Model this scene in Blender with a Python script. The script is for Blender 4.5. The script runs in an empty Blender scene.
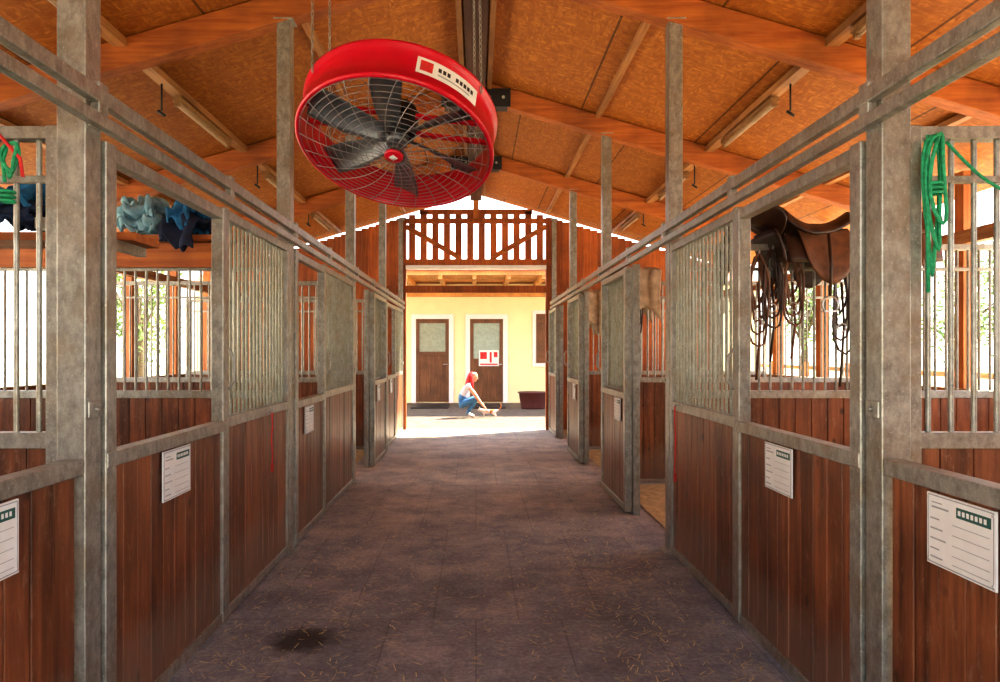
import bpy, math, random
from mathutils import Vector, Matrix, noise
random.seed(7)
scene = bpy.context.scene
F = 700.0; EYE = 1.45
WL, WR = 1.344, 1.397
def W(s): return WR if s > 0 else WL
BAYS = [2.45, 5.1, 7.75, 10.4, 13.05]
OUT = 4.4
def roofz(x): return 4.46 - 0.29*abs(x)

# ------------------------------------------------------------ materials
def new_mat(name):
    m = bpy.data.materials.new(name); m.use_nodes = True
    nt = m.node_tree; bs = nt.nodes['Principled BSDF']
    return m, nt, bs
def N(nt, t, **kw):
    n = nt.nodes.new(t)
    for k, v in kw.items(): setattr(n, k, v)
    return n
def ramp(nt, fac, stops):
    r = N(nt, 'ShaderNodeValToRGB'); e = r.color_ramp.elements
    while len(e) > 1: e.remove(e[-1])
    e[0].position = stops[0][0]; e[0].color = (*stops[0][1], 1)
    for p, c in stops[1:]:
        k = e.new(p); k.color = (*c, 1)
    nt.links.new(fac, r.inputs[0]); return r.outputs[0]
def coords(nt, scale=(1, 1, 1), world=True):
    mp = N(nt, 'ShaderNodeMapping'); mp.inputs['Scale'].default_value = scale
    if world:
        g = N(nt, 'ShaderNodeNewGeometry'); nt.links.new(g.outputs['Position'], mp.inputs[0])
    else:
        g = N(nt, 'ShaderNodeTexCoord'); nt.links.new(g.outputs['Object'], mp.inputs[0])
    return mp.outputs[0]
def noise_t(nt, vec, scale, detail=4, rough=.55):
    n = N(nt, 'ShaderNodeTexNoise'); n.inputs['Scale'].default_value = scale
    n.inputs['Detail'].default_value = detail; n.inputs['Roughness'].default_value = rough
    nt.links.new(vec, n.inputs['Vector']); return n.outputs['Fac']
def mixc(nt, fac, a, b, mode='MIX'):
    m = N(nt, 'ShaderNodeMix', data_type='RGBA', blend_type=mode)
    for inp, v in ((m.inputs[0], fac), (m.inputs[6], a), (m.inputs[7], b)):
        if isinstance(v, (int, float)): inp.default_value = v
        elif isinstance(v, tuple): inp.default_value = (*v, 1)
        else: nt.links.new(v, inp)
    return m.outputs[2]
def bump(nt, bs, h, s=.3, d=.01):
    b = N(nt, 'ShaderNodeBump'); b.inputs['Strength'].default_value = s; b.inputs['Distance'].default_value = d
    nt.links.new(h, b.inputs['Height']); nt.links.new(b.outputs[0], bs.inputs['Normal'])
def plain(name, c, rough=.6, metal=0.0, var=.12, sc=12):
    m, nt, bs = new_mat(name)
    n = noise_t(nt, coords(nt, world=False), sc)
    c0 = tuple(x*(1-var*1.6) for x in c); c1 = tuple(min(1, x*(1+var)) for x in c)
    nt.links.new(ramp(nt, n, [(.3, c0), (.7, c1)]), bs.inputs['Base Color'])
    bs.inputs['Roughness'].default_value = rough; bs.inputs['Metallic'].default_value = metal
    return m
def wood(name, c0, c1, axis='Z', isl=.35, rough=.6, sc=26, wear=False):
    m, nt, bs = new_mat(name)
    st = {'X': (.06, 1, 1), 'Y': (1, .06, 1), 'Z': (1, 1, .06)}[axis]
    v = coords(nt, st)
    n = noise_t(nt, v, sc, 6, .65)
    big = noise_t(nt, coords(nt), 2.2, 4)
    col = ramp(nt, n, [(.32, c0), (.68, c1)])
    g = N(nt, 'ShaderNodeNewGeometry')
    mr = N(nt, 'ShaderNodeMapRange'); mr.inputs[3].default_value = 1-isl; mr.inputs[4].default_value = 1+isl
    nt.links.new(g.outputs['Random Per Island'], mr.inputs[0])
    hsv = N(nt, 'ShaderNodeHueSaturation'); nt.links.new(mr.outputs[0], hsv.inputs['Value']); nt.links.new(col, hsv.inputs['Color'])
    dk = ramp(nt, big, [(.3, (.6, .6, .6)), (.65, (1.1, 1.1, 1.1))])
    c = mixc(nt, 1.0, hsv.outputs[0], dk, 'MULTIPLY')
    if wear:
        sp = noise_t(nt, coords(nt, (1, 1, .35)), 26, 6, .8)
        c = mixc(nt, ramp(nt, sp, [(.55, (0, 0, 0)), (.70, (.6, .6, .6))]), c, (.40, .22, .13))
        vo = N(nt, 'ShaderNodeTexVoronoi'); vo.inputs['Scale'].default_value = 5; nt.links.new(coords(nt, (1, 1, .7)), vo.inputs['Vector'])
        c = mixc(nt, ramp(nt, vo.outputs['Distance'], [(.06, (.85, .85, .85)), (.12, (0, 0, 0))]), c, (.03, .01, .006))
        se = N(nt, 'ShaderNodeSeparateXYZ'); nt.links.new(coords(nt), se.inputs[0])
        ad = N(nt, 'ShaderNodeMath', operation='MULTIPLY_ADD'); nt.links.new(big, ad.inputs[0]); ad.inputs[1].default_value = -.5; nt.links.new(se.outputs['Z'], ad.inputs[2])
        c = mixc(nt, ramp(nt, ad.outputs[0], [(0, (.5, .5, .5)), (.18, (0, 0, 0))]), c, (.22, .16, .12))
    nt.links.new(c, bs.inputs['Base Color'])
    bs.inputs['Roughness'].default_value = rough
    bump(nt, bs, n, .25, .006)
    return m
M = {}
M['board'] = wood('stall_boards', (.090, .028, .012), (.32, .108, .040), 'Z', .36, .40, wear=True)
M['boardx'] = wood('outer_boards', (.10, .032, .011), (.26, .09, .03), 'Y', .3, .6)
M['gable'] = wood('gable_boards', (.28, .06, .010), (.52, .14, .022), 'Z', .25)
M['beamX'] = wood('rafter_timber', (.30, .068, .011), (.54, .165, .028), 'X', .1)
M['beamY'] = wood('purlin_timber', (.26, .10, .03), (.48, .23, .075), 'Y', .15)
M['beamZ'] = wood('post_timber', (.36, .10, .016), (.6, .20, .04), 'Z', .15)
M['darkwood'] = wood('dark_timber', (.04, .014, .007), (.10, .038, .017), 'Y', .1)
M['door'] = wood('brown_door', (.12, .05, .018), (.20, .09, .035), 'Z', .1)
M['porch'] = wood('porch_timber', (.62, .26, .06), (.8, .42, .14), 'Y', .1)

def osb():
    m, nt, bs = new_mat('osb_sheathing')
    v1 = N(nt, 'ShaderNodeTexVoronoi'); v1.inputs['Scale'].default_value = 1
    nt.links.new(coords(nt, (16, 48, 16)), v1.inputs['Vector'])
    v2 = N(nt, 'ShaderNodeTexVoronoi'); v2.inputs['Scale'].default_value = 1
    nt.links.new(coords(nt, (52, 18, 34)), v2.inputs['Vector'])
    a = ramp(nt, v1.outputs['Color'], [(.1, (.31, .088, .009)), (.6, (.42, .135, .015)), (.95, (.60, .23, .032))])
    b = ramp(nt, v2.outputs['Color'], [(.1, (.32, .09, .009)), (.6, (.41, .13, .015)), (.95, (.57, .22, .03))])
    n = noise_t(nt, coords(nt), 9, 3)
    col = mixc(nt, ramp(nt, n, [(.42, (0, 0, 0)), (.58, (1, 1, 1))]), a, b)
    br = N(nt, 'ShaderNodeTexBrick'); br.inputs['Scale'].default_value = 1
    br.inputs['Brick Width'].default_value = 1.25; br.inputs['Row Height'].default_value = 2.65
    br.inputs['Mortar Size'].default_value = .010; br.inputs['Color1'].default_value = (1, 1, 1, 1)
    br.inputs['Color2'].default_value = (.74, .74, .74, 1); br.inputs['Mortar'].default_value = (.3, .3, .3, 1)
    mp = N(nt, 'ShaderNodeMapping'); mp.inputs['Location'].default_value = (0.09, -2.45, 0)
    g = N(nt, 'ShaderNodeNewGeometry'); nt.links.new(g.outputs['Position'], mp.inputs[0])
    nt.links.new(mp.outputs[0], br.inputs['Vector'])
    nt.links.new(mixc(nt, 1.0, col, br.outputs[0], 'MULTIPLY'), bs.inputs['Base Color'])
    bs.inputs['Roughness'].default_value = .7
    return m
M['osb'] = osb()

def galv(name, base, spot, rust):
    m, nt, bs = new_mat(name)
    v = coords(nt)
    n1 = noise_t(nt, coords(nt, (1, 1, .6)), 24, 7, .78); n2 = noise_t(nt, v, 5, 5, .65); n3 = noise_t(nt, v, 90, 3, .6)
    c = ramp(nt, n1, [(.34, base), (.64, spot)])
    c = mixc(nt, ramp(nt, n2, [(.48, (0, 0, 0)), (.68, (.65, .65, .65))]), c, rust)
    c = mixc(nt, ramp(nt, n3, [(.60, (0, 0, 0)), (.70, (.5, .5, .5))]), c, (.66, .63, .52))
    nt.links.new(c, bs.inputs['Base Color'])
    bs.inputs['Roughness'].default_value = .38; bs.inputs['Metallic'].default_value = .55
    bump(nt, bs, n1, .12, .002)
    return m
M['galv'] = galv('galvanised_steel', (.21, .205, .18), (.46, .45, .40), (.26, .20, .13))
M['grill'] = galv('grille_steel', (.17, .17, .13), (.34, .34, .27), (.22, .17, .10))

def floor_mat():
    m, nt, bs = new_mat('aisle_floor')
    v = coords(nt)
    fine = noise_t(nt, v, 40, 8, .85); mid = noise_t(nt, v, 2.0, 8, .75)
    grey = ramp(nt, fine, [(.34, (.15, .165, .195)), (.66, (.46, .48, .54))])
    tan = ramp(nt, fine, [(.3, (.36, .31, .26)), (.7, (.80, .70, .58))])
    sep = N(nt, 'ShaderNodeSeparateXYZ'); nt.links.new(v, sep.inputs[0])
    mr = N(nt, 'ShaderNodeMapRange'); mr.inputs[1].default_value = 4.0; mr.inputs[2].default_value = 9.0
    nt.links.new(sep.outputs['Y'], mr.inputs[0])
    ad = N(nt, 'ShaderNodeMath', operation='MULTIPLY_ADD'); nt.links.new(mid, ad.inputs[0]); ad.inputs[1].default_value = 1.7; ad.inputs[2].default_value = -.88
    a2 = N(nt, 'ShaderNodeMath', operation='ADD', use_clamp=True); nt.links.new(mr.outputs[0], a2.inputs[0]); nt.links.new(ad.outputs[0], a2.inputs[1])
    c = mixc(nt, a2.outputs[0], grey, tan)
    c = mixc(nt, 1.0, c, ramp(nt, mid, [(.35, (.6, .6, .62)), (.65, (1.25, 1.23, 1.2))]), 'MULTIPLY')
    br = N(nt, 'ShaderNodeTexBrick'); br.inputs['Scale'].default_value = 1; br.offset = .5
    br.inputs['Brick Width'].default_value = .46; br.inputs['Row Height'].default_value = 1.9; br.inputs['Mortar Size'].default_value = .004
    br.inputs['Color1'].default_value = (1, 1, 1, 1); br.inputs['Color2'].default_value = (.93, .93, .93, 1); br.inputs['Mortar'].default_value = (.68, .68, .68, 1)
    nt.links.new(v, br.inputs['Vector'])
    c = mixc(nt, 1.0, c, br.outputs[0], 'MULTIPLY')
    d = N(nt, 'ShaderNodeVectorMath', operation='DISTANCE'); nt.links.new(v, d.inputs[0]); d.inputs[1].default_value = (-.87, 3.52, 0)
    nn = noise_t(nt, v, 9, 4)
    a3 = N(nt, 'ShaderNodeMath', operation='MULTIPLY_ADD'); nt.links.new(nn, a3.inputs[0]); a3.inputs[1].default_value = .22
    nt.links.new(d.outputs['Value'], a3.inputs[2])
    c = mixc(nt, ramp(nt, a3.outputs[0], [(.20, (.88, .88, .88)), (.32, (0, 0, 0))]), c, (.012, .008, .007))
    nt.links.new(c, bs.inputs['Base Color'])
    bs.inputs['Roughness'].default_value = .62
    bump(nt, bs, fine, .6, .014)
    return m
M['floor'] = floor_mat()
M['ground'] = plain('pale_gravel', (.84, .74, .54), .9, 0, .12, 6)
def yard():
    m, nt, bs = new_mat('yard_concrete'); v = coords(nt)
    n = noise_t(nt, v, 3.5, 8, .75)
    nt.links.new(ramp(nt, n, [(.35, (.075, .055, .038)), (.65, (.17, .13, .09))]), bs.inputs['Base Color']); bs.inputs['Roughness'].default_value = .9
    return m
M['yard'] = yard()
M['grass'] = plain('dry_grass', (.42, .40, .24), .95, 0, .3, 3)
M['bed'] = plain('stall_bedding', (.62, .46, .22), .95, 0, .2, 14)
M['red'] = plain('red_paint', (.60, .006, .025), .28, 0, .04)
M['alu'] = plain('dull_aluminium', (.17, .18, .20), .38, .6, .12)
M['wire'] = plain('guard_wire', (.30, .29, .30), .4, .5, .05)
M['black'] = plain('black_metal', (.02, .02, .022), .5, .2, .1)
M['tub'] = plain('maroon_rubber', (.12, .04, .035), .5, 0, .1)
M['white'] = plain('white_plastic', (.80, .80, .78), .5, 0, .04)
M['ink'] = plain('dark_green_ink', (.02, .10, .08), .6, 0, .05)
M['greyink'] = plain('grey_ink', (.35, .36, .38), .6, 0, .05)
M['yellow'] = plain('yellow_render', (.90, .80, .46), .9, 0, .03, 3)
M['trimw'] = plain('white_trim', (.86, .84, .80), .7, 0, .04)
M['glass'] = plain('frosted_pane', (.30, .38, .30), .15, 0, .1)
M['greenrope'] = plain('green_rope', (.02, .34, .15), .7, 0, .25, 60)
M['redrope'] = plain('red_cord', (.65, .03, .03), .7, 0, .2)
M['blue'] = plain('blue_cloth', (.02, .18, .40), .85, 0, .3)
M['lblue'] = plain('light_blue_cloth', (.26, .50, .62), .85, 0, .25)
M['navy'] = plain('navy_cloth', (.015, .03, .08), .85, 0, .25)
M['leather'] = plain('dark_leather', (.05, .022, .014), .4, 0, .3)
M['tan_leather'] = plain('brown_leather', (.17, .07, .032), .45, 0, .3)
M['beige'] = plain('beige_cloth', (.45, .34, .24), .9, 0, .2)
M['steel'] = plain('stirrup_steel', (.6, .6, .6), .3, .9, .05)
M['straw'] = plain('straw', (.85, .70, .38), .8, 0, .3)
M['tube'] = plain('fluorescent_tube', (.55, .40, .26), .5, 0, .05)
M['lampbody'] = plain('yellowed_lamp_body', (.30, .16, .06), .6, 0, .15)
M['leaf'] = plain('leaves', (.16, .24, .05), .8, 0, .4, 2)
M['bark'] = plain('bark', (.12, .08, .05), .9, 0, .3)
M['tile'] = plain('roof_tiles', (.35, .13, .07), .8, 0, .25)
M['skin'] = plain('skin', (.60, .29, .17), .5, 0, .04)
M['hair'] = plain('red_hair', (.50, .012, .012), .5, 0, .15)
M['shirt'] = plain('white_shirt', (.60, .60, .62), .85, 0, .05)
M['jeans'] = plain('blue_jeans', (.05, .18, .36), .85, 0, .2)
M['shoe'] = plain('white_shoe', (.5, .48, .46), .6, 0, .05)
M['catfur'] = plain('white_fur', (.66, .62, .56), .9, 0, .08)
M['orange'] = plain('ginger_fur', (.40, .14, .035), .9, 0, .1)
M['lip'] = plain('lips', (.5, .12, .1), .5)

# ------------------------------------------------------------ builder
class B:
    def __init__(s): s.v = []; s.f = []; s.m = []; s.sm = []; s.slots = []
    def mi(s, k):
        if k not in s.slots: s.slots.append(k)
        return s.slots.index(k)
    def add(s, vs, fs, k, smooth=False, T=None):
        o = len(s.v); i = s.mi(k)
        s.v += [tuple(T @ Vector(p)) if T else tuple(p) for p in vs]
        for f in fs: s.f.append(tuple(o+a for a in f)); s.m.append(i); s.sm.append(smooth)
    def bx(s, x0, x1, y0, y1, z0, z1, k, T=None):
        x0, x1 = min(x0, x1), max(x0, x1); y0, y1 = min(y0, y1), max(y0, y1); z0, z1 = min(z0, z1), max(z0, z1)
        vs = [(x, y, z) for x in (x0, x1) for y in (y0, y1) for z in (z0, z1)]
        s.add(vs, [(0, 1, 3, 2), (4, 6, 7, 5), (0, 4, 5, 1), (2, 3, 7, 6), (0, 2, 6, 4), (1, 5, 7, 3)], k, False, T)
    def beam(s, p, q, w, h, k, up=(0, 0, 1)):
        p = Vector(p); q = Vector(q); d = q-p; L = d.length; d.normalize()
        u = Vector(up); sd = d.cross(u).normalized(); u = sd.cross(d)
        T = Matrix((( d.x, sd.x, u.x, p.x), (d.y, sd.y, u.y, p.y), (d.z, sd.z, u.z, p.z), (0, 0, 0, 1)))
        s.bx(0, L, -w/2, w/2, -h/2, h/2, k, T)
    def tube(s, pts, r, k, n=8, closed=False, T=None, cap=True):
        pts = [Vector(p) for p in pts]; m = len(pts); vs = []; nrm = None
        for i, p in enumerate(pts):
            a = pts[i-1] if (i or closed) else p; c = pts[(i+1) % m] if (i < m-1 or closed) else p
            t = (c-a).normalized()
            if nrm is None:
                nrm = t.orthogonal().normalized()
            nrm = (nrm - t*nrm.dot(t))
            nrm = nrm.normalized() if nrm.length > 1e-6 else t.orthogonal().normalized()
            b = t.cross(nrm); rr = r[i] if isinstance(r, (list, tuple)) else r
            for j in range(n):
                g = 2*math.pi*j/n; vs.append(p + (nrm*math.cos(g)+b*math.sin(g))*rr)
        fs = []
        for i in range(m if closed else m-1):
            i2 = (i+1) % m
            for j in range(n): fs.append((i*n+j, i*n+(j+1) % n, i2*n+(j+1) % n, i2*n+j))
        if not closed and cap:
            fs.append(tuple(range(n-1, -1, -1))); fs.append(tuple((m-1)*n+j for j in range(n)))
        s.add(vs, fs, k, True, T)
    def lathe(s, prof, n, k, T=None, closed=False):
        vs = []; fs = []; m = len(prof)
        for r, z in prof:
            for j in range(n):
                a = 2*math.pi*j/n; vs.append((r*math.cos(a), r*math.sin(a), z))
        for i in range(m if closed else m-1):
            i2 = (i+1) % m
            for j in range(n): fs.append((i*n+j, i*n+(j+1) % n, i2*n+(j+1) % n, i2*n+j))
        s.add(vs, fs, k, True, T)
    def grid(s, fn, nu, nv, k, T=None):
        vs = [fn(i/nu, j/nv) for i in range(nu+1) for j in range(nv+1)]
        fs = [(i*(nv+1)+j, i*(nv+1)+j+1, (i+1)*(nv+1)+j+1, (i+1)*(nv+1)+j) for i in range(nu) for j in range(nv)]
        s.add(vs, fs, k, True, T)
    def ball(s, c, r, k, T=None, n=16):
        r = r if isinstance(r, tuple) else (r, r, r); vs = []; fs = []; mm = n//2
        for i in range(mm+1):
            ph = math.pi*i/mm
            for j in range(n):
                a = 2*math.pi*j/n
                vs.append((c[0]+r[0]*math.sin(ph)*math.cos(a), c[1]+r[1]*math.sin(ph)*math.sin(a), c[2]+r[2]*math.cos(ph)))
        for i in range(mm):
            for j in range(n): fs.append((i*n+j, (i+1)*n+j, (i+1)*n+(j+1) % n, i*n+(j+1) % n))
        s.add(vs, fs, k, True, T)
    def done(s, name, bevel=0, parent=None, solid=0, subd=0):
        xs = [p[0] for p in s.v]; ys = [p[1] for p in s.v]; zs = [p[2] for p in s.v]
        o = Vector(((min(xs)+max(xs))/2, (min(ys)+max(ys))/2, min(zs)))
        me = bpy.data.meshes.new(name); me.from_pydata([tuple(Vector(p)-o) for p in s.v], [], s.f)
        for k in s.slots: me.materials.append(M[k])
        me.polygons.foreach_set('material_index', s.m); me.polygons.foreach_set('use_smooth', s.sm); me.update()
        ob = bpy.data.objects.new(name, me); ob.location = o; scene.collection.objects.link(ob)
        if solid:
            q = ob.modifiers.new('Solid', 'SOLIDIFY'); q.thickness = solid
        if subd:
            q = ob.modifiers.new('Sub', 'SUBSURF'); q.levels = subd; q.render_levels = subd
        if bevel:
            q = ob.modifiers.new('Bevel', 'BEVEL'); q.width = bevel; q.segments = 2; q.limit_method = 'ANGLE'; q.angle_limit = .8
        if parent: ob.parent = parent
        return ob
def empty(name, loc=(0, 0, 0)):
    e = bpy.data.objects.new(name, None); e.location = loc; scene.collection.objects.link(e); return e

# ------------------------------------------------------------ shell
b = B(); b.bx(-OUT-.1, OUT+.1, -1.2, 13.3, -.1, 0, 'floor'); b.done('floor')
b = B(); b.bx(-60, 60, -40, 70, -.4, -.12, 'grass'); b.done('ground')
b = B(); b.bx(-5.5, 5.5, 13.3, 20.1, -.1, -.001, 'yard'); b.bx(-14, -4.51, -6, 13.3, -.12, -.02, 'ground'); b.bx(4.51, 14, -6, 13.3, -.12, -.02, 'ground'); b.bx(-4.5, 4.5, -8, -1.2, -.12, -.02, 'ground'); b.done('ground_yard')
b = B()
for s in (-1, 1):
    EX = 4.95
    vs = []
    for x in (0, s*EX):
        for y in (-1.4, 13.35):
            for dz in (0, .09): vs.append((x, y, roofz(x)+dz))
    b.add(vs[:], [(0, 2, 6, 4)], 'osb'); b.add(vs[:], [(1, 5, 7, 3), (0, 4, 5, 1), (2, 3, 7, 6), (4, 6, 7, 5)], 'tile')
b.done('ceiling')
for y in [-.2] + BAYS[:-1]:
    b = B()
    for s in (-1, 1):
        b.beam((s*.0, y, 4.46-.115), (s*4.9, y, roofz(4.9)-.115), .13, .2, 'beamX')
    b.bx(-.38, .38, y-.085, y+.085, 4.14, 4.34, 'black')
    for x in (-.3, -.15, .15, .3):
        b.tube([(x, y-.1, 4.24), (x, y-.085, 4.24)], .018, 'galv')
    b.done('rafter', .006)
for s in (-1, 1):
    b = B()
    for x, w, h in ((1.34, .06, .05), (2.56, .10, .07), (3.85, .07, .06)):
        b.bx(s*x-w/2, s*x+w/2, -1.15, 13.0, roofz(x)-h-.01*w, roofz(x)-.012, 'beamY')
    b.done('purlin')
b = B(); b.bx(-.10, .10, -1.15, 13.0, 4.26, 4.43, 'darkwood'); b.bx(.12, .17, -1.15, 13, 4.33, 4.40, 'beamY'); b.bx(-.17, -.12, -1.15, 13, 4.33, 4.40, 'beamY'); b.done('ridge_beam')
for s in (-1, 1):
    for yc in (4.1, 6.6, 9.1, 11.6):
        b = B(); z = roofz(2.56)-.085; x = s*2.56
        b.bx(x-.035, x+.035, yc-.62, yc+.62, z-.04, z, 'lampbody')
        b.tube([(x, yc-.58, z-.065), (x, yc+.58, z-.065)], .013, 'tube')
        for q in (-.6, .6): b.bx(x-.02, x+.02, yc+q-.015, yc+q+.015, z-.08, z-.04, 'lampbody')
        b.tube([(x, yc-.9, z), (x, yc-.9, z-.22)], .008, 'black'); b.tube([(x-.03, yc-.9, z-.22), (x+.03, yc-.9, z-.26)], .012, 'black')
        b.done('fluorescent_light')

# ------------------------------------------------------------ stalls
def boards_y(b, x0, x1, y0, y1, z0, z1, k='board', w=.118):
    n = max(1, round((y1-y0)/w)); w = (y1-y0)/n
    for i in range(n):
        j = random.uniform(-.002, .002)
        b.bx(x0+j, x1+j, y0+i*w+.0025, y0+(i+1)*w-.0025, z0, z1, k)
    m = (x0+x1)/2; b.bx(m-.004, m+.004, y0+.01, y1-.01, z0+.01, z1-.01, 'darkwood')
def boards_x(b, y0, y1, x0, x1, z0, z1, k='board', w=.118):
    x0, x1 = min(x0, x1), max(x0, x1)
    n = max(1, round((x1-x0)/w)); w = (x1-x0)/n
    for i in range(n):
        j = random.uniform(-.0015, .0015)
        z = z1(x0+(i+.5)*w) if callable(z1) else z1
        b.bx(x0+i*w+.002, x0+(i+1)*w-.002, y0+j, y1+j, z0, z, k)
def lower(b, s, y0, y1, zt=1.04):
    w = W(s)
    boards_y(b, s*(w+.012), s*(w+.045), y0+.02, y1-.02, .05, zt)
    b.bx(s*w, s*(w+.053), y0+.005, y1-.005, .015, .065, 'galv')
def front_fixed(s, y0, y1):
    b = B(); w = W(s); lower(b, s, y0, y1)
    b.bx(s*w, s*(w+.053), y0+.005, y1-.005, 1.04, 1.10, 'galv'); b.bx(s*w, s*(w+.053), y0+.005, y1-.005, 2.17, 2.222, 'galv')
    b.bx(s*(w-.002), s*(w+.057), y0, y0+.05, .0, 2.23, 'galv'); b.bx(s*(w-.002), s*(w+.057), y1-.05, y1, .0, 2.23, 'galv')
    n = int((y1-y0-.1)/.066)
    for i in range(n):
        y = y0+.05+(i+.5)*(y1-y0-.1)/n
        b.tube([(s*(w+.028), y, 1.09), (s*(w+.028), y, 2.18)], .0090, 'grill', 8, cap=False)
    b.done('stall_grille_panel', .004)
def front_door(s, y0, y1, off=0, top=True):
    b = B(); w = W(s)-off
    boards_y(b, s*(w+.012), s*(w+.045), y0+.04, y1-.04, .07, 1.03)
    b.bx(s*w, s*(w+.055), y0+.006, y1-.006, .022, .075, 'galv'); b.bx(s*(w-.008), s*(w+.056), y0+.006, y1-.006, 1.03, 1.085, 'galv')
    b.bx(s*w, s*(w+.055), y0+.006, y1-.006, 2.15, 2.203, 'galv')
    b.bx(s*(w-.004), s*(w+.06), y0, y0+.075, .02, 2.21, 'galv'); b.bx(s*(w-.004), s*(w+.06), y1-.06, y1, .02, 2.21, 'galv')
    b.tube([(s*(w-.02), y1-.03, 1.25), (s*(w-.05), y1-.03, 1.30), (s*(w-.05), y1-.03, 1.42), (s*(w-.02), y1-.03, 1.47)], .008, 'galv')
    b.done('stall_door', .005)
def sign(s, y, z=.915, w=.285, h=.215, off=0.004):
    b = B(); x = s*(W(s)-off+.008)
    def r(y0, y1, z0, z1, k, d):
        b.bx(x, x-s*d, y-w/2+y0*w if s < 0 else y+w/2-y0*w, y-w/2+y1*w if s < 0 else y+w/2-y1*w, z-h/2+z0*h, z-h/2+z1*h, k)
    r(0, 1, 0, 1, 'white', .006)
    r(.02, .98, .02, .035, 'greyink', .007); r(.02, .98, .965, .98, 'greyink', .007); r(.02, .03, .02, .98, 'greyink', .007); r(.97, .98, .02, .98, 'greyink', .007)
    r(.46, .94, .76, .90, 'ink', .0068)
    for i in range(7):
        q = .49+i*.06; r(q, q+.035, .80, .865, 'white', .0076)
    r(.08, .34, .80, .825, 'greyink', .007); r(.08, .24, .87, .885, 'greyink', .007)
    for j, zz in enumerate((.64, .50, .36, .22, .10)):
        r(.06, .06+.14+.05*(j % 3), zz, zz+.02, 'greyink', .007); r(.40, .92, zz-.003, zz+.004, 'greyink', .007)
    for c in ((.03, .06), (.97, .06), (.03, .94), (.97, .94)):
        yy = y-w/2+c[0]*w; b.tube([(x, yy, z-h/2+c[1]*h), (x-s*.009, yy, z-h/2+c[1]*h)], .004, 'steel')
    b.done('notice_sign')
def column(s, y, top=3.86, w2=.1):
    b = B(); x = s*(W(s)+.045)
    b.bx(x-w2/2, x+w2/2, y-w2/2, y+w2/2, 0, top, 'galv'); b.bx(x-.085, x+.085, y-.085, y+.085, 0, .012, 'galv')
    b.bx(x-.07, x+.07, y-.07, y+.07, top-.012, top-.001, 'galv')
    for z in (1.25, 2.26):
        b.bx(x-s*(w2/2+.008), x-s*w2/2, y-.04, y+.04, z-.03, z+.03, 'galv')
        b.tube([(x-s*w2/2, y, z), (x-s*(w2/2+.02), y, z)], .010, 'galv', 6)
    b.done('steel_column', .006)
for s in (-1, 1):
    for i, y in enumerate(BAYS[:-1]): column(s, y)
    column(s, -.2)
    column(s, 12.93, 3.9, .08)
    w = W(s)
    b = B(); b.bx(s*(w-.045), s*(w-.006), -1.15, 12.8, 2.315, 2.37, 'galv'); b.bx(s*(w-.045), s*(w-.006), -1.15, 12.8, 2.235, 2.28, 'galv')
    for y in (0.6, 1.6, 2.45, 3.75, 5.1, 6.3, 7.75, 9, 10.4, 11.6): b.bx(s*(w-.043), s*(w-.008), y-.03, y+.03, 2.27, 2.39, 'galv')
    b.done('door_track_rail', .005)
    b = B(); lower(b, s, -1.1, 2.39, 1.03); b.bx(s*(w-.006), s*(w+.06), -1.1, 2.39, 1.03, 1.085, 'galv'); b.bx(s*w, s*(w+.055), -1.1, -1.05, 0, 2.2, 'galv')
    b.done('stall_low_front', .005)
    front_door(s, 2.515, 3.74, .012); front_fixed(s, 3.76, 5.04)
front_door(-1, 5.17, 6.2, .012); front_fixed(-1, 6.22, 7.69)
front_fixed(1, 6.2, 7.69); front_door(1, 6.25, 7.45, .064)
front_fixed(-1, 8.75, 10.34); front_door(-1, 8.8, 10.0, .064)
front_fixed(1, 9.0, 10.34); front_door(1, 9.05, 10.2, .064)
front_door(-1, 10.47, 11.6, .012); front_fixed(-1, 11.62, 12.88)
front_fixed(1, 11.65, 12.88); front_door(1, 11.7, 12.8, .064)
for s, y, o in ((1, 2.01, .012), (-1, 1.90, .012), (1, 3.21, .016), (-1, 3.12, .016), (-1, 5.6, .016), (1, 6.6, .07), (-1, 9.2, .07), (-1, 11.0, .016), (1, 9.5, .07)):
    sign(s, y, off=o)

def partition(s, y, plank=False):
    b = B(); w = W(s)+.1; e = OUT-.09
    a = s*w; c = s*e
    boards_x(b, y-.017, y+.017, a, c, .04, 1.12)
    b.bx(a, c, y-.025, y+.025, .01, .05, 'galv'); b.bx(a, c, y-.028, y+.028, 1.115, 1.17, 'galv'); b.bx(a, c, y-.028, y+.028, 2.19, 2.233, 'galv')
    b.bx(a-s*.001, a+s*.045, y-.03, y+.03, 0, 2.235, 'galv'); b.bx(c+s*.001, c-s*.045, y-.03, y+.03, 0, 2.235, 'galv')
    n = int((e-w-.09)/.078)
    for i in range(n):
        x = s*(w+.045+(i+.5)*(e-w-.09)/n)
        b.tube([(x, y, 1.16), (x, y, 2.2)], .0095, 'galv', 8, cap=False)
    b.bx(a, c, y-.012, y+.012, 2.04, 2.065, 'galv')
    b.done('stall_partition', .003)
    if plank:
        b = B(); b.bx(a+s*.05, c-s*.05, y-.16, y+.16, 2.245, 2.28, 'beamX'); b.bx(a+s*.05, c-s*.05, y-.075, y-.04, 2.06, 2.235, 'beamX'); b.done('plank_shelf', .004)
for s in (-1, 1):
    for y in BAYS[:-1]: partition(s, y, s < 0 and y == 5.1)
    partition(s, -.2)

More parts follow.
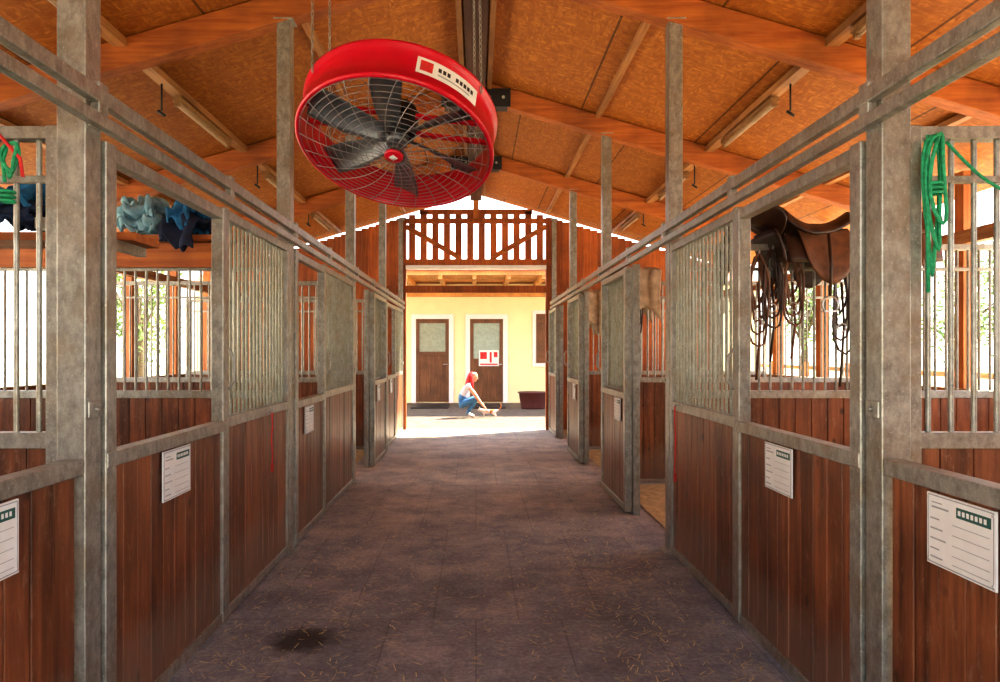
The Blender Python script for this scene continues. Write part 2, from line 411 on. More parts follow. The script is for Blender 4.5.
# outer walls
for s in (-1, 1):
    b = B()
    def hb(z0, z1, x=OUT):
        n = max(1, round((z1-z0)/.15)); h = (z1-z0)/n
        for i in range(n): b.bx(s*x, s*(x+.03), -1.2, 13.1, z0+i*h+.003, z0+(i+1)*h-.003, 'boardx')
    hb(0, 1.05)
    b.bx(s*(OUT-.03), s*(OUT+.06), -1.2, 13.1, 1.05, 1.12, 'beamY'); b.bx(s*(OUT-.04), s*(OUT+.06), -1.2, 13.1, 2.42, 2.54, 'beamY')
    for y in [-1.1, -.2, 1.1]+[q+d for q in BAYS[:-1] for d in (0, 1.32)]+[13.0]:
        b.bx(s*(OUT+.03), s*(OUT+.15), y-.06, y+.06, 0, 3.10, 'beamZ')
    b.done('wall_right' if s > 0 else 'wall_left')
# front gable added unseen behind the camera to cut frontal light; wide opening
b = B()
for s in (-1, 1): boards_x(b, -1.24, -1.2, s*2.1, s*(OUT+.05), 0, lambda x: roofz(abs(x)+.06)-.03, 'gable', .13)
boards_x(b, -1.24, -1.2, -2.1, 2.1, 3.2, lambda x: roofz(abs(x)+.06)-.03, 'gable', .13)
b.done('wall_front_light_block')

# gable end wall
b = B(); Y = 13.05
top = lambda x: roofz(abs(x)+.06)-.09
for s in (-1, 1):
    boards_x(b, Y-.02, Y+.02, s*1.36, s*(OUT+.05), 0, top, 'gable', .13)
    b.bx(s*1.30, s*1.42, Y-.07, Y+.07, 0, top(1.42), 'gable')
b.bx(-1.42, 1.42, Y-.09, Y+.06, 3.06, 3.17, 'gable')
b.bx(-4.4, 4.4, Y-.06, Y-.02, 2.55, 2.68, 'gable')
n = 12
for i in range(n):
    x = -1.3+(i+.5)*2.6/n
    b.bx(x-.06, x+.06, Y+.0, Y+.03, 3.13, top(x) if abs(x) > .9 else 4.02, 'gable')
b.bx(-1.3, 1.3, Y-.06, Y, 3.84, 3.93, 'gable')
b.bx(-1.05, 1.05, Y-.0, Y+.03, 4.02, 4.11, 'gable')
b.beam((-1.3, Y-.04, 3.78), (-.3, Y-.04, 3.2), .05, .09, 'beamX'); b.beam((1.3, Y-.04, 3.78), (.3, Y-.04, 3.2), .05, .09, 'beamX')
b.bx(-.05, .05, Y-.06, Y, 3.9, 4.30, 'beamZ')
b.done('wall_back')
b = B(); b.bx(-1.30, 1.30, Y-.11, Y+.06, 2.99, 3.055, 'trimw'); b.done('trim_1')

# ------------------------------------------------------------ yard building
Yb = 20.0
b = B(); b.bx(-8, 8, Yb, Yb+4, -.1, 3.4, 'yellow')
b.add([(-8.3, Yb-.2, 3.4), (8.3, Yb-.2, 3.4), (8.3, Yb+4.3, 3.4), (-8.3, Yb+4.3, 3.4), (-8.3, Yb+2, 4.0), (8.3, Yb+2, 4.0)], [(0, 1, 5, 4), (2, 3, 4, 5), (0, 4, 3), (1, 2, 5), (0, 3, 2, 1)], 'tile')
b.done('wall_yard_building')
def px(p, d): return (p-476)*d/F
def pz(p, d): return EYE+(352-p)*d/F
def bdoor(n, x0, x1, z1, right):
    b = B(); y = Yb-.002
    fw = .13
    b.bx(x0-fw, x0, y-.05, y, 0, z1+fw, 'trimw'); b.bx(x1, x1+fw, y-.05, y, 0, z1+fw, 'trimw'); b.bx(x0, x1, y-.05, y, z1, z1+fw, 'trimw')
    b.bx(x0, x1, y-.02, y, .03, z1, 'door')
    st = .10
    b.bx(x0, x0+st, y-.045, y-.02, .03, z1, 'door'); b.bx(x1-st, x1, y-.045, y-.02, .03, z1, 'door')
    for z in (.05, 1.35 if not right else 1.15, z1-.12): b.bx(x0, x1, y-.044, y-.02, z, z+.11, 'door')
    zz = 1.46 if not right else 1.26
    b.bx(x0+st, x1-st, y-.028, y-.02, zz, z1-.12, 'glass')
    k = 7
    for i in range(k):
        q = x0+st+(i+.5)*(x1-x0-2*st)/k; b.bx(q-.05, q+.05, y-.03, y-.02, .15, zz-.12, 'door')
    b.tube([(x1-.05, y-.05, 1.1), (x1-.05, y-.09, 1.1), (x1-.16, y-.09, 1.1)], .012, 'steel')
    if right:
        b.bx(x0+.25, x1-.12, y-.06, y-.045, 1.05, 1.5, 'trimw')
        b.bx(x0+.29, x0+.48, y-.065, y-.06, 1.25, 1.45, 'redrope'); b.bx(x0+.56, x0+.62, y-.065, y-.06, 1.15, 1.45, 'redrope'); b.bx(x0+.68, x1-.16, y-.065, y-.06, 1.30, 1.45, 'redrope'); b.bx(x0+.29, x1-.16, y-.065, y-.06, 1.08, 1.12, 'redrope')
    else: b.bx(x0+.3, x1-.35, y-.034, y-.028, 1.75, 2.1, 'glass')
    b.done('door_%d' % n, .004)
bdoor(1, px(416, Yb), px(449, Yb), pz(319, Yb), False)
bdoor(2, px(470, Yb), px(503, Yb), pz(319, Yb), True)
b = B(); x0 = px(536, Yb); x1 = px(562, Yb); z0 = pz(363, Yb); z1 = pz(314, Yb)
b.bx(x0-.1, x1+.1, Yb-.05, Yb-.001, z0-.1, z1+.1, 'trimw'); b.bx(x0, x1, Yb-.07, Yb-.05, z0, z1, 'door')
for i in range(9): b.bx(x0+.06, x1-.06, Yb-.085, Yb-.07, z0+.08+i*(z1-z0-.1)/9, z0+.14+i*(z1-z0-.1)/9, 'door')
b.done('window_1')
for x0 in (413, 468):
    b = B(); b.bx(px(x0, 18.6), px(x0+36, 18.6), 17.9, 19.1, 0, .03, 'black'); b.done('door_mat')
# porch
b = B()
b.bx(-6, 6, 17.4, 19.98, 3.42, 3.46, 'porch'); b.bx(-6, 6, 17.3, 19.98, 3.46, 3.66, 'tile')
for i in range(13):
    x = -5.2+i*.86; b.bx(x-.05, x+.05, 17.4, 19.98, 3.27, 3.419, 'porch')
b.bx(-6, 6, 19.82, 19.98, 3.02, 3.27, 'porch'); b.bx(-6, 6, 17.35, 17.45, 3.36, 3.459, 'porch')
for x in (-5.5, 5.5): b.bx(x-.08, x+.08, 17.5, 17.66, 0, 3.27, 'porch')
b.done('porch_roof')
b = B(); cx, cy = px(533, 17.9), 17.9
T = Matrix.Translation((cx, cy, 0)) @ Matrix.Diagonal((1.1, .8, 1.1, 1))
b.lathe([(0, .0), (.26, 0), (.28, .03), (.33, .36), (.36, .37), (.36, .395), (.32, .395), (.27, .05), (0, .045)], 40, 'tub', T)
b.done('rubber_tub')

# ------------------------------------------------------------ fan
fan = empty('drum_fan')
fc = Vector((px(395, 4.25), 4.25, pz(149, 4.25)))
a = Vector((-.11, -.39, -.915)).normalized()
zl = -a; yl = (Vector((0, -1, 0)) - a*(Vector((0, -1, 0)).dot(a))).normalized(); xl = yl.cross(zl)
TF = Matrix(((xl.x, yl.x, zl.x, fc.x), (xl.y, yl.y, zl.y, fc.y), (xl.z, yl.z, zl.z, fc.z), (0, 0, 0, 1)))
R = .585; L = .25
b = B()
b.lathe([(R-.012, 0), (R+.004, -.010), (R+.018, 0), (R+.018, .018), (R+.004, .026), (R+.002, L-.026), (R+.016, L-.018), (R+.016, L), (R+.004, L+.01), (R-.012, L), (R-.010, L-.03), (R-.010, .03)], 96, 'red', TF, True)
b.done('drum', parent=fan)
b = B()
for z, nr in ((-.004, 13), (L, 8)):
    for i in range(nr):
        r = .09+(R-.10)*i/(nr-1)
        zz = z-.05*(1-(r/R)**2)*(1 if z < .1 else -1)
        b.tube([(r*math.cos(t*math.pi/32), r*math.sin(t*math.pi/32), zz) for t in range(64)], .0019, 'wire', 5, True, TF)
    ns = 24 if z < .1 else 10
    for i in range(ns):
        t0 = 2*math.pi*i/ns; pts = []
        for j in range(9):
            q = j/8; r = .07+(R-.07)*q; t = t0+.35*q
            pts.append((r*math.cos(t), r*math.sin(t), z-.053*(1-(r/R)**2)*(1 if z < .1 else -1)))
        b.tube(pts, .0026, 'wire', 5, False, TF)
b.done('wire_guard', parent=fan)
b = B()
b.lathe([(0, -.068), (.045, -.066), (.058, -.058), (.058, -.045), (0, -.045)], 32, 'red', TF)
b.lathe([(0, -.0695), (.028, -.0695), (.028, -.066), (0, -.066)], 4, 'white', TF)
b.lathe([(0, .03), (.05, .03), (.07, .05), (.07, .10), (.05, .105), (0, .105)], 32, 'alu', TF)
b.lathe([(0, .11), (.10, .11), (.11, .13), (.11, .27), (.09, .31), (0, .31)], 32, 'black', TF)
b.done('motor_hub', parent=fan)
b = B(); nb = 6
for i in range(nb):
    t = 2*math.pi*i/nb+.35
    def blade(u, v, t=t):
        r = .065+u*(R-.105); wd = .04+.075*u**.7-.02*u**4
        pit = .75-.35*u; c = (v-.5)*2
        lx = c*wd*math.cos(pit); lz = c*wd*math.sin(pit)+.018*(1-c*c)
        ang = t+math.atan2(lx, r)*1.0+.12*u
        return (r*math.cos(ang), r*math.sin(ang), .08+lz)
    b.grid(blade, 10, 8, 'alu', TF)
b.done('fan_blades', parent=fan, solid=.004)
b = B()
for sg in (-1, 1):
    for q in (-.08, .08): b.bx(.10*sg, (R-.01)*sg, q-.012, q+.012, .185, .21, 'red', TF)
b.done('support_arms', parent=fan)
b = B()
def patch(a0, a1, z0, z1, r, k):
    b.grid(lambda u, v: (r*math.cos(math.pi/2+(a0+(a1-a0)*u)), r*math.sin(math.pi/2+(a0+(a1-a0)*u)), z0+(z1-z0)*v), 16, 1, k, TF)
sg = -1 if xl.x > 0 else 1
def pa(d0, d1, z0, z1, r, k): patch(sg*math.radians(d0), sg*math.radians(d1), z0, z1, r, k)
pa(13, 52, .07, .18, R+.006, 'white')
pa(15, 22, .09, .16, R+.0075, 'redrope')
for i in range(9):
    if i != 3: pa(25+i*2.7, 26.9+i*2.7, .12, .148, R+.0075, 'black')
pa(25, 46, .095, .104, R+.0075, 'greyink')
b.done('label', parent=fan)
b = B()
def chain(p, q):
    p = Vector(p); q = Vector(q); n = int((q-p).length/.035); d = (q-p)/n; dn = d.normalized()
    o = dn.orthogonal().normalized(); o2 = dn.cross(o)
    for i in range(n):
        c = p+d*(i+.5); e = o if i % 2 else o2
        b.tube([c+dn*.023*math.cos(t*math.pi/4)+e*.008*math.sin(t*math.pi/4) for t in range(8)], .0028, 'galv', 5, True)
for ang in (35, 145, 215, 325):
    t = math.radians(ang); p = TF @ Vector(((R+.01)*math.cos(t), (R+.01)*math.sin(t), L*.8))
    qx = p.x*.98-.02; chain(p, (qx, p.y, roofz(qx)-.01))
b.done('chains', parent=fan)

# ------------------------------------------------------------ tack
def saddle(x, y, z, ax='X', k1='leather', k2='tan_leather', flip=1):
    e = empty('riding_saddle', (x, y, z)); T = Matrix.Translation((0, 0, 0))
    if ax == 'Y': T = Matrix.Rotation(math.pi/2, 4, 'Z')
    if flip < 0: T = T @ Matrix.Rotation(math.pi, 4, 'Z')
    b = B()
    def seat(u, v):
        X = -.25+.5*u; c = (v-.5)*2
        lift = .10*max(0, (abs(X)-.05)/.2)**1.7*(1.25 if X < 0 else .9)
        wd = .14+.04*math.cos((u-.3)*4)
        ang = c*1.25
        return (X, wd*math.sin(ang), .09+lift*(1-.3*c*c)+wd*.75*(math.cos(ang)-1)+.02)
    b.grid(seat, 18, 14, k1, T)
    for s in (-1, 1):
        def flap(u, v, s=s):
            X = -.16+.36*u; bot = .40*math.sin(math.pi*min(1, max(0, .12+u*.8)))**.6
            return (X+.05*v, s*(.11+.07*math.sin(v*1.5)), .07-v*bot)
        b.grid(flap, 12, 10, k2 if s*flip < 0 else k1, T)
        def pad(u, v, s=s):
            X = -.24+.46*u; return (X, s*(.09+.07*math.sin(v*1.5)), .045-v*.22)
        b.grid(pad, 10, 6, k1, T)
        b.tube([(.03, s*.18, .02), (.035, s*.205, -.2), (.03, s*.2, -.42)], .011, k1, 6, T=T)
        b.tube([(.03+.055*math.sin(t), s*.2, -.48+.06*math.cos(t)) for t in [i*math.pi/8-math.pi*.75 for i in range(13)]], .006, 'steel', 6, T=T)
        b.bx(-.02, .08, s*.2-.02, s*.2+.02, -.53, -.52, 'steel', T)
    b.done('saddle_body', solid=.012, parent=e)
    return e
saddle(2.45, 5.1, 2.26); saddle(2.0, 5.1, 2.26, 'Y', 'leather', 'leather')
saddle(3.05, 5.1, 2.26, 'X', 'tan_leather', 'tan_leather', -1)
def bridle(x, y, z, k='leather', ln=.55):
    b = B()
    for i in range(4):
        w = .04+.016*i; l = ln*(.6+.14*i); ph = random.uniform(-.5, .5)
        pts = [(x-w*math.sin(t/16*math.pi*2+ph*.3)*(.5+.5*math.sin(t/16*math.pi))+.012*math.sin(t*1.3+i), y-.02-.01*i, z-l*(1-math.cos(t/16*2*math.pi))/2) for t in range(16)]
        b.tube(pts, .0085, k, 6, True)
    b.tube([(x, y-.03, z-.2), (x+.02, y-.03, z-.5), (x-.01, y-.03, z-ln-.25)], .009, k, 6)
    b.tube([(x+.03*math.cos(t/8*math.pi*2), y-.04, z-ln*.75+.03*math.sin(t/8*math.pi*2)) for t in range(8)], .005, 'steel', 6, True)
    b.tube([(x, y, z-.005), (x, y-.05, z), (x, y-.06, z+.03)], .007, 'steel', 6)
    b.done('bridle')
bridle(2.12, 5.05, 2.18); bridle(2.27, 5.05, 2.15, 'tan_leather', .5); bridle(2.62, 5.05, 2.15, 'leather', .7); bridle(2.02, 5.05, 2.15, 'tan_leather', .65)
bridle(1.75, 7.7, 2.15, 'leather', .5)
def blanket(x, y, z, w, d, h, k, k2=None, name='saddle_blanket', seed=0, lump=.05):
    b = B()
    def fn(u, v):
        c = (v-.5)*2; X = (u-.5)*w
        n = noise.noise(Vector((u*4+seed, v*5, seed)))*lump
        n2 = noise.noise(Vector((u*9+seed, v*9, seed+5)))*lump*.6
        a = max(-1, min(1, c*1.8))
        yy = d/2*math.sin(a*math.pi/2)*(1+.2*abs(c)); zz = .07+.05*math.cos(a*math.pi/2)-max(0, abs(c)-.5)*2*h*(1+.25*math.sin(u*5+seed))
        return (x+X+n, y+yy+n, z+zz-.05+abs(n)+n2)
    b.grid(fn, 32, 36, k)
    if k2:
        def f2(u, v):
            p = fn(u*.7+.15, v*.8+.1); q = noise.noise(Vector((u*5, v*5, seed+9)))*lump
            return (p[0]+.02, p[1]*1.0, p[2]+.06+abs(q)*1.5)
        b.grid(f2, 28, 32, k2)
    b.done(name, solid=.015)
blanket(-2.40, 5.1, 2.33, .30, .34, .05, 'lblue', 'lblue', seed=1, lump=.09)
blanket(-2.10, 5.1, 2.33, .24, .34, .16, 'navy', 'blue', seed=4, lump=.07)
b = B(); b.bx(-3.6, -1.47, 3.0, 3.25, 1.93, 1.965, 'beamX')
for x in (-3.5, -2.5, -1.55): b.bx(x-.02, x+.02, 2.49, 3.25, 1.89, 1.93, 'galv')
b.done('plank_shelf')
blanket(-2.02, 3.12, 2.01, .22, .20, .02, 'navy', 'blue', seed=9)
blanket(-2.6, 3.12, 2.01, .45, .24, .03, 'leather', 'tan_leather', seed=11)
blanket(1.75+.0, 7.75, 2.28, .5, .3, .5, 'beige', seed=14)
blanket(1.8, 10.4, 2.28, .5, .3, .5, 'beige', seed=17)
def rope_loops(x, y, z, k, ln, n=3, r=.009):
    b = B(); pts = []
    for i in range(n):
        for t in range(16):
            q = t/16*2*math.pi
            pts.append((x+.024*math.sin(q)+.006*i+.01*math.sin(q*2+i), y-.035-.012*i+.004*math.cos(q), z-ln*(1-.18*i)*(1-math.cos(q))/2))
    b.tube(pts, r, k, 7)
    b.tube([(x-.01, y-.03, z), (x-.02, y-.045, z-ln*.55), (x-.015, y-.04, z-ln*1.12)], r, k, 7)
    for t in range(3):
        b.tube([(x+.022*math.cos(q*math.pi/5), y-.05+.022*math.sin(q*math.pi/5), z-.17-t*.016) for q in range(10)], r*.9, k, 6, True)
    b.done('lead_rope')
rope_loops(px(925, 2.42), 2.42, pz(138, 2.42), 'greenrope', .48, r=.0065)
b = B(); pts = [(px(950, 2.38)+i*.03, 2.40, pz(140, 2.38)-.10*math.sin(i/7*math.pi/2)-.01*i) for i in range(9)]
b.tube(pts, .0055, 'greenrope', 7); b.done('lead_rope')
rope_loops(px(17, 2.42), 2.42, pz(146, 2.42), 'greenrope', .12, 2, .006)
b = B(); b.tube([(px(-6, 2.38), 2.39, pz(132, 2.4)), (px(8, 2.38), 2.375, pz(146, 2.4)), (px(20, 2.38), 2.38, pz(160, 2.4)), (px(22, 2.38), 2.385, pz(178, 2.4))], .006, 'redrope', 7); b.done('lead_rope')
for s, y, z0, z1 in ((-1, 4.56, 1.06, .72), (1, 4.86, 1.08, .6)):
    b = B(); x = s*(W(s)-.015)
    b.tube([(x, y, z0), (x, y+.01, z0-.1), (x, y-.015, (z0+z1)/2), (x, y+.012, z1+.05), (x, y, z1)], .0045, 'redrope', 6)
    b.tube([(x, y, z1), (x, y, z1-.05)], .009, 'redrope', 6); b.tube([(x+s*.013, y, z0), (x-s*.01, y, z0)], .006, 'steel', 6)
    b.done('hanging_cord')

# straw
b = B()
for i in range(5200):
    y = 1.9+random.random()**1.4*11
    x = random.uniform(-1.3, 1.33)
    if random.random() < .45: x = random.choice((-1, 1, 1))*random.uniform(.6, 1.31)
    l = random.uniform(.006, .034); t = random.uniform(0, math.pi); w = random.uniform(.0012, .0026)
    dx, dy = math.cos(t)*l, math.sin(t)*l; nx, ny = -math.sin(t)*w, math.cos(t)*w; z = .003+random.random()*.004
    b.add([(x-dx-nx, y-dy-ny, z), (x+dx-nx, y+dy-ny, z+.002), (x+dx+nx, y+dy+ny, z+.002), (x-dx+nx, y-dy+ny, z)], [(0, 1, 2, 3)], 'straw')
b.done('straw_scatter')
for s in (-1, 1):
    for y0, y1 in zip([-.2]+BAYS[:-1], BAYS):
        b = B(); b.grid(lambda u, v: (s*(1.55+u*2.72), y0+.08+v*(y1-y0-.18), .004+.03*abs(noise.noise(Vector((u*9, y0+v*8, s))))), 30, 30, 'bed'); b.done('straw_bedding')

# trees
def tree(x, y, h, r, seed):
    rd = random.Random(seed); b = B()
    b.tube([(x, y, -.1), (x+.1, y, h*.3), (x-.05, y+.1, h*.6), (x, y, h*.85)], [.2, .16, .1, .04], 'bark', 8)
    cl = [(x+rd.uniform(-r, r)*.7, y+rd.uniform(-r, r)*.7, h*rd.uniform(.3, 1)) for _ in range(14)]
    for c in cl:
        b.tube([(x, y, h*.35), ((x+c[0])/2, (y+c[1])/2, (h*.4+c[2])/2), c], [.06, .04, .015], 'bark', 5)
        for _ in range(170):
            v = Vector((rd.gauss(0, 1), rd.gauss(0, 1), rd.gauss(0, .8))).normalized()*rd.random()**.4*r*.55
            p = Vector(c)+v; s1 = rd.uniform(.06, .13)
            e1 = Vector((rd.gauss(0, 1), rd.gauss(0, 1), rd.gauss(0, 1))).normalized(); e2 = e1.orthogonal().normalized()
            b.add([p-e1*s1, p+e2*s1*.5, p+e1*s1, p-e2*s1*.5], [(0, 1, 2, 3)], 'leaf')
    b.done('leafy_tree')
for i, (x, y, h, r) in enumerate(((-14, 29, 5, 2.0), (17, 25, 4.8, 2), (22, 28, 6, 2.4), (14, 30, 5, 1.8))): tree(x, y, h, r, i+3)
# white building at left, drawn long and close to bounce sun into the stable
b = B(); b.bx(-13, -9.0, -3, 13.0, -.12, 3.6, 'trimw')
b.add([(-13.3, -3.3, 3.6), (-8.8, -3.3, 3.6), (-8.8, 13.3, 3.6), (-13.3, 13.3, 3.6), (-11, -3.3, 4.9), (-11, 13.3, 4.9)], [(0, 4, 5, 3), (1, 2, 5, 4), (0, 1, 4), (2, 3, 5), (0, 3, 2, 1)], 'tile')
for y in (-.5, 3, 6.5, 10): b.bx(-9.0, -8.96, y, y+1.0, 1.0, 2.2, 'door'); b.bx(-8.96, -8.95, y+.08, y+.92, 1.08, 2.12, 'glass')
b.done('white_bounce_building')
b = B()
for i in range(14):
    y = -4+i*2; b.bx(8.45, 8.55, y-.05, y+.05, -.1, 1.2, 'beamZ')
for z in (.5, 1.05): b.bx(8.48, 8.52, -4, 22, z-.05, z+.05, 'beamY')
b.done('paddock_fence')

# ------------------------------------------------------------ skinned figures
def skinned(name, joints, edges, seg_mat, root, parent, sub=2, loc=(0, 0, 0)):
    names = list(joints); idx = {n: i for i, n in enumerate(names)}
    me = bpy.data.meshes.new(name); me.from_pydata([joints[n][0] for n in names], [(idx[a], idx[c]) for a, c in edges], [])
    ob = bpy.data.objects.new(name, me); scene.collection.objects.link(ob)
    ob.modifiers.new('Skin', 'SKIN'); sb = ob.modifiers.new('Sub', 'SUBSURF'); sb.levels = sub; sb.render_levels = sub
    for n in names:
        r = joints[n][1]; r = r if isinstance(r, tuple) else (r, r)
        me.skin_vertices[0].data[idx[n]].radius = r
        me.skin_vertices[0].data[idx[n]].use_root = (n == root)
    dg = bpy.context.evaluated_depsgraph_get(); dg.update()
    nm = bpy.data.meshes.new_from_object(ob.evaluated_get(dg))
    bpy.data.objects.remove(ob)
    nm.materials.clear(); keys = sorted(set(seg_mat.values()))
    for k in keys: nm.materials.append(M[k])
    segs = [(Vector(joints[a][0]), Vector(joints[c][0]), keys.index(seg_mat[(a, c)]), (joints[a][1] if not isinstance(joints[a][1], tuple) else joints[a][1][0])) for a, c in edges]
    for p in nm.polygons:
        c = p.center; best = 9; bi = 0
        for A, C, k, r in segs:
            d = C-A; t = max(0, min(1, (c-A).dot(d)/max(1e-9, d.length_squared))); q = (c-A-d*t).length-r*.5
            if q < best: best = q; bi = k
        p.material_index = bi; p.use_smooth = True
    o2 = bpy.data.objects.new(name, nm); o2.location = loc; o2.parent = parent; scene.collection.objects.link(o2)
    return o2
PY = 15.5
wx, wy = px(466, PY), PY
woman = empty('crouching_woman', (wx, wy, 0))
J = {'pelvis': ((-.13, 0, .31), (.135, .115)), 'waist': ((-.09, 0, .45), (.115, .095)), 'chest': ((0, 0, .61), (.13, .10)), 'uchest': ((.06, 0, .70), (.12, .09)), 'neck': ((.11, 0, .78), .048), 'skull': ((.14, 0, .84), .05)}
E = [('pelvis', 'waist'), ('waist', 'chest'), ('chest', 'uchest'), ('uchest', 'neck'), ('neck', 'skull')]
SM = {E[0]: 'jeans', E[1]: 'shirt', E[2]: 'shirt', E[3]: 'shirt', E[4]: 'skin'}
tgt = {-1: (.44, -.10, .20), 1: (.40, .10, .25)}
for s, c in ((-1, 'r'), (1, 'l')):
    J.update({'hip'+c: ((-.10, s*.10, .29), .095), 'knee'+c: ((.26, s*.14, .45), .062), 'calf'+c: ((.14, s*.12, .28), .055), 'ank'+c: ((.03, s*.10, .10), .038), 'ball'+c: ((.13, s*.11, .035), .036), 'toe'+c: ((.19, s*.115, .028), .026),
              'sh'+c: ((.05, s*.155, .70), .055), 'el'+c: ((.22, s*.20, .48), .038), 'wr'+c: (((tgt[s][0]-.06), tgt[s][1]+s*.02, tgt[s][2]+.06), .024), 'pa'+c: (tgt[s], .026)})
    for a_, c_, k in (('pelvis', 'hip'+c, 'jeans'), ('hip'+c, 'knee'+c, 'jeans'), ('knee'+c, 'calf'+c, 'jeans'), ('calf'+c, 'ank'+c, 'jeans'), ('ank'+c, 'ball'+c, 'shoe'), ('ball'+c, 'toe'+c, 'shoe'), ('uchest', 'sh'+c, 'shirt'), ('sh'+c, 'el'+c, 'skin'), ('el'+c, 'wr'+c, 'skin'), ('wr'+c, 'pa'+c, 'skin')):
        E.append((a_, c_)); SM[(a_, c_)] = k
skinned('body', J, E, SM, 'pelvis', woman)
b = B()
TH = Matrix.Translation((.17, 0, .90)) @ Matrix.Rotation(.35, 4, 'Y')
b.ball((0, 0, 0), (.088, .074, .108), 'skin', TH, 24); b.ball((.035, 0, -.05), (.055, .052, .06), 'skin', TH, 16)
b.tube([(.08, 0, .015), (.105, 0, -.02), (.088, 0, -.03)], [.008, .015, .010], 'skin', 8, T=TH)
for s in (-1, 1):
    b.ball((.074, s*.03, .01), (.013, .014, .009), 'shirt', TH, 10); b.ball((.084, s*.03, .01), .006, 'black', TH, 8)
    b.ball((.0, s*.075, -.01), (.02, .009, .03), 'skin', TH, 10); b.tube([(.082, s*.015, .03), (.08, s*.045, .032)], .004, 'hair', 6, T=TH)
b.tube([(.078, -.022, -.062), (.088, 0, -.06), (.078, .022, -.062)], .006, 'lip', 6, T=TH)
b.done('head').parent = woman
hj = {'a': ((.19, 0, .985), .05), 'b': ((.12, 0, .95), (.088, .088)), 'c': ((.075, 0, .86), (.085, .075)), 'd': ((.03, 0, .76), (.085, .055)), 'e': ((.0, 0, .66), (.075, .04)), 'f': ((-.03, 0, .56), (.05, .03)),
      'g': ((.13, -.085, .85), .032), 'h': ((.14, -.11, .74), .035), 'i': ((.15, -.12, .62), .02), 'j': ((.13, .085, .85), .032), 'k': ((.14, .11, .74), .035), 'l': ((.15, .12, .62), .02)}
he = [('a', 'b'), ('b', 'c'), ('c', 'd'), ('d', 'e'), ('e', 'f'), ('c', 'g'), ('g', 'h'), ('h', 'i'), ('c', 'j'), ('j', 'k'), ('k', 'l')]
skinned('long_hair', hj, he, {e: 'hair' for e in he}, 'c', woman)
b = B()
for s in (-1, 1):
    P = Vector(tgt[s]); d = Vector((.55, -s*.1, -.8)).normalized(); sd = Vector((.1, 1, .05)).normalized()
    up = d.cross(sd)
    if up.x < 0: up = -up
    for i, ln in enumerate((.062, .07, .064, .05)):
        o = P+sd*((i-1.5)*.017)+d*.015
        b.tube([o, o+d*ln*.45, o+d*ln*.8-up*.012, o+d*ln-up*.028], [.0085, .008, .0075, .005], 'skin', 8)
    o = P-sd*s*.026
    b.tube([o-d*.01, o+d*.018-sd*s*.018, o+d*.042-sd*s*.022], [.010, .0088, .006], 'skin', 8)
b.done('hands').parent = woman

cat = empty('white_cat', (px(488, PY-.05), PY-.05, 0))
cj = {'hipc': ((.15, 0, .135), (.055, .06)), 'mid': ((.04, 0, .135), (.055, .055)), 'chs': ((-.08, 0, .135), (.05, .062)), 'nk': ((-.14, 0, .16), .035), 'hd': ((-.19, 0, .175), .042), 'mz': ((-.232, 0, .162), .02),
      't1': ((.21, 0, .16), .016), 't2': ((.27, .01, .20), .014), 't3': ((.29, .02, .27), .012), 't4': ((.27, .03, .32), .009)}
ce = [('hipc', 'mid'), ('mid', 'chs'), ('chs', 'nk'), ('nk', 'hd'), ('hd', 'mz'), ('hipc', 't1'), ('t1', 't2'), ('t2', 't3'), ('t3', 't4')]
cm = {e: 'catfur' for e in ce}; cm[('t1', 't2')] = cm[('t2', 't3')] = cm[('t3', 't4')] = 'orange'; cm[('hipc', 'mid')] = 'orange'
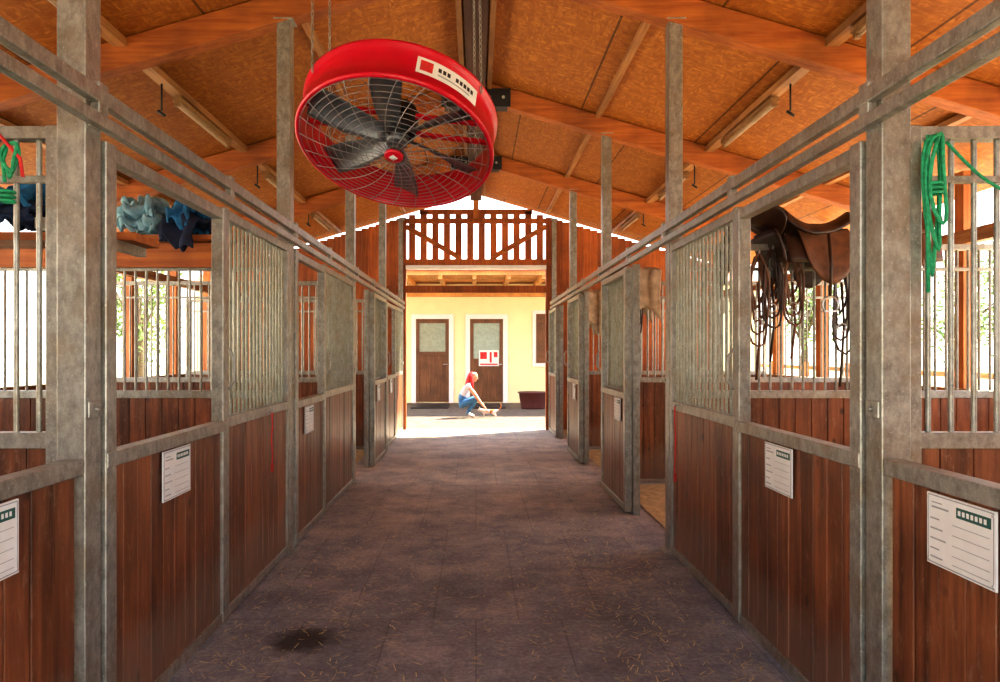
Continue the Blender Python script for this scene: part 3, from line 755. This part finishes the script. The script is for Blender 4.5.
for s, c in ((-1, 'r'), (1, 'l')):
    cj.update({'fs'+c: ((-.09, s*.04, .10), .024), 'fw'+c: ((-.085, s*.04, .05), .014), 'fp'+c: ((-.10, s*.04, .014), .013), 'hk'+c: ((.12, s*.045, .085), .030), 'hh'+c: ((.18, s*.045, .05), .014), 'hp'+c: ((.145, s*.045, .013), .013)})
    for a_, c_ in (('chs', 'fs'+c), ('fs'+c, 'fw'+c), ('fw'+c, 'fp'+c), ('hipc', 'hk'+c), ('hk'+c, 'hh'+c), ('hh'+c, 'hp'+c)):
        ce.append((a_, c_)); cm[(a_, c_)] = 'catfur'
skinned('cat_body', cj, ce, cm, 'mid', cat)
b = B()
for s in (-1, 1):
    b.tube([(-.185, s*.025, .20), (-.185, s*.03, .245)], [.016, .002], 'catfur', 6); b.ball((-.222, s*.017, .182), .005, 'black', n=8)
b.ball((-.25, 0, .166), .006, 'lip', n=8)
b.done('cat_face').parent = cat

# ------------------------------------------------------------ light
w = bpy.data.worlds.new('World'); scene.world = w; w.use_nodes = True
nt = w.node_tree; bg = nt.nodes['Background']
tc = N(nt, 'ShaderNodeTexCoord'); sp = N(nt, 'ShaderNodeSeparateXYZ'); nt.links.new(tc.outputs['Generated'], sp.inputs[0])
c = ramp(nt, sp.outputs['Z'], [(0, (1, .97, .90)), (.25, (.90, .94, 1.0)), (1, (.50, .67, 1.0))]); nt.links.new(c, bg.inputs[0]); bg.inputs[1].default_value = 2.5
sd = bpy.data.lights.new('sun', 'SUN'); sd.energy = 20; sd.angle = .01; sd.color = (1, .89, .70)
so = bpy.data.objects.new('sun', sd); scene.collection.objects.link(so)
so.rotation_euler = Vector((-.56, -.33, -.76)).to_track_quat('-Z', 'Y').to_euler(); so.location = (20, 0, 20)

scene.view_settings.view_transform = 'Standard'; scene.view_settings.look = 'None'; scene.view_settings.exposure = 0.6
try: scene.view_settings.look = 'Medium High Contrast'
except Exception as e: print('look', e)
cd = bpy.data.cameras.new('camera'); co = bpy.data.objects.new('camera', cd); scene.collection.objects.link(co)
co.location = (0, 0, EYE); co.rotation_euler = (math.pi/2, 0, 0)
cd.sensor_width = 36; cd.lens = F*36/1000; cd.shift_x = .024; cd.shift_y = .011; cd.clip_start = .05; cd.clip_end = 300
scene.camera = co
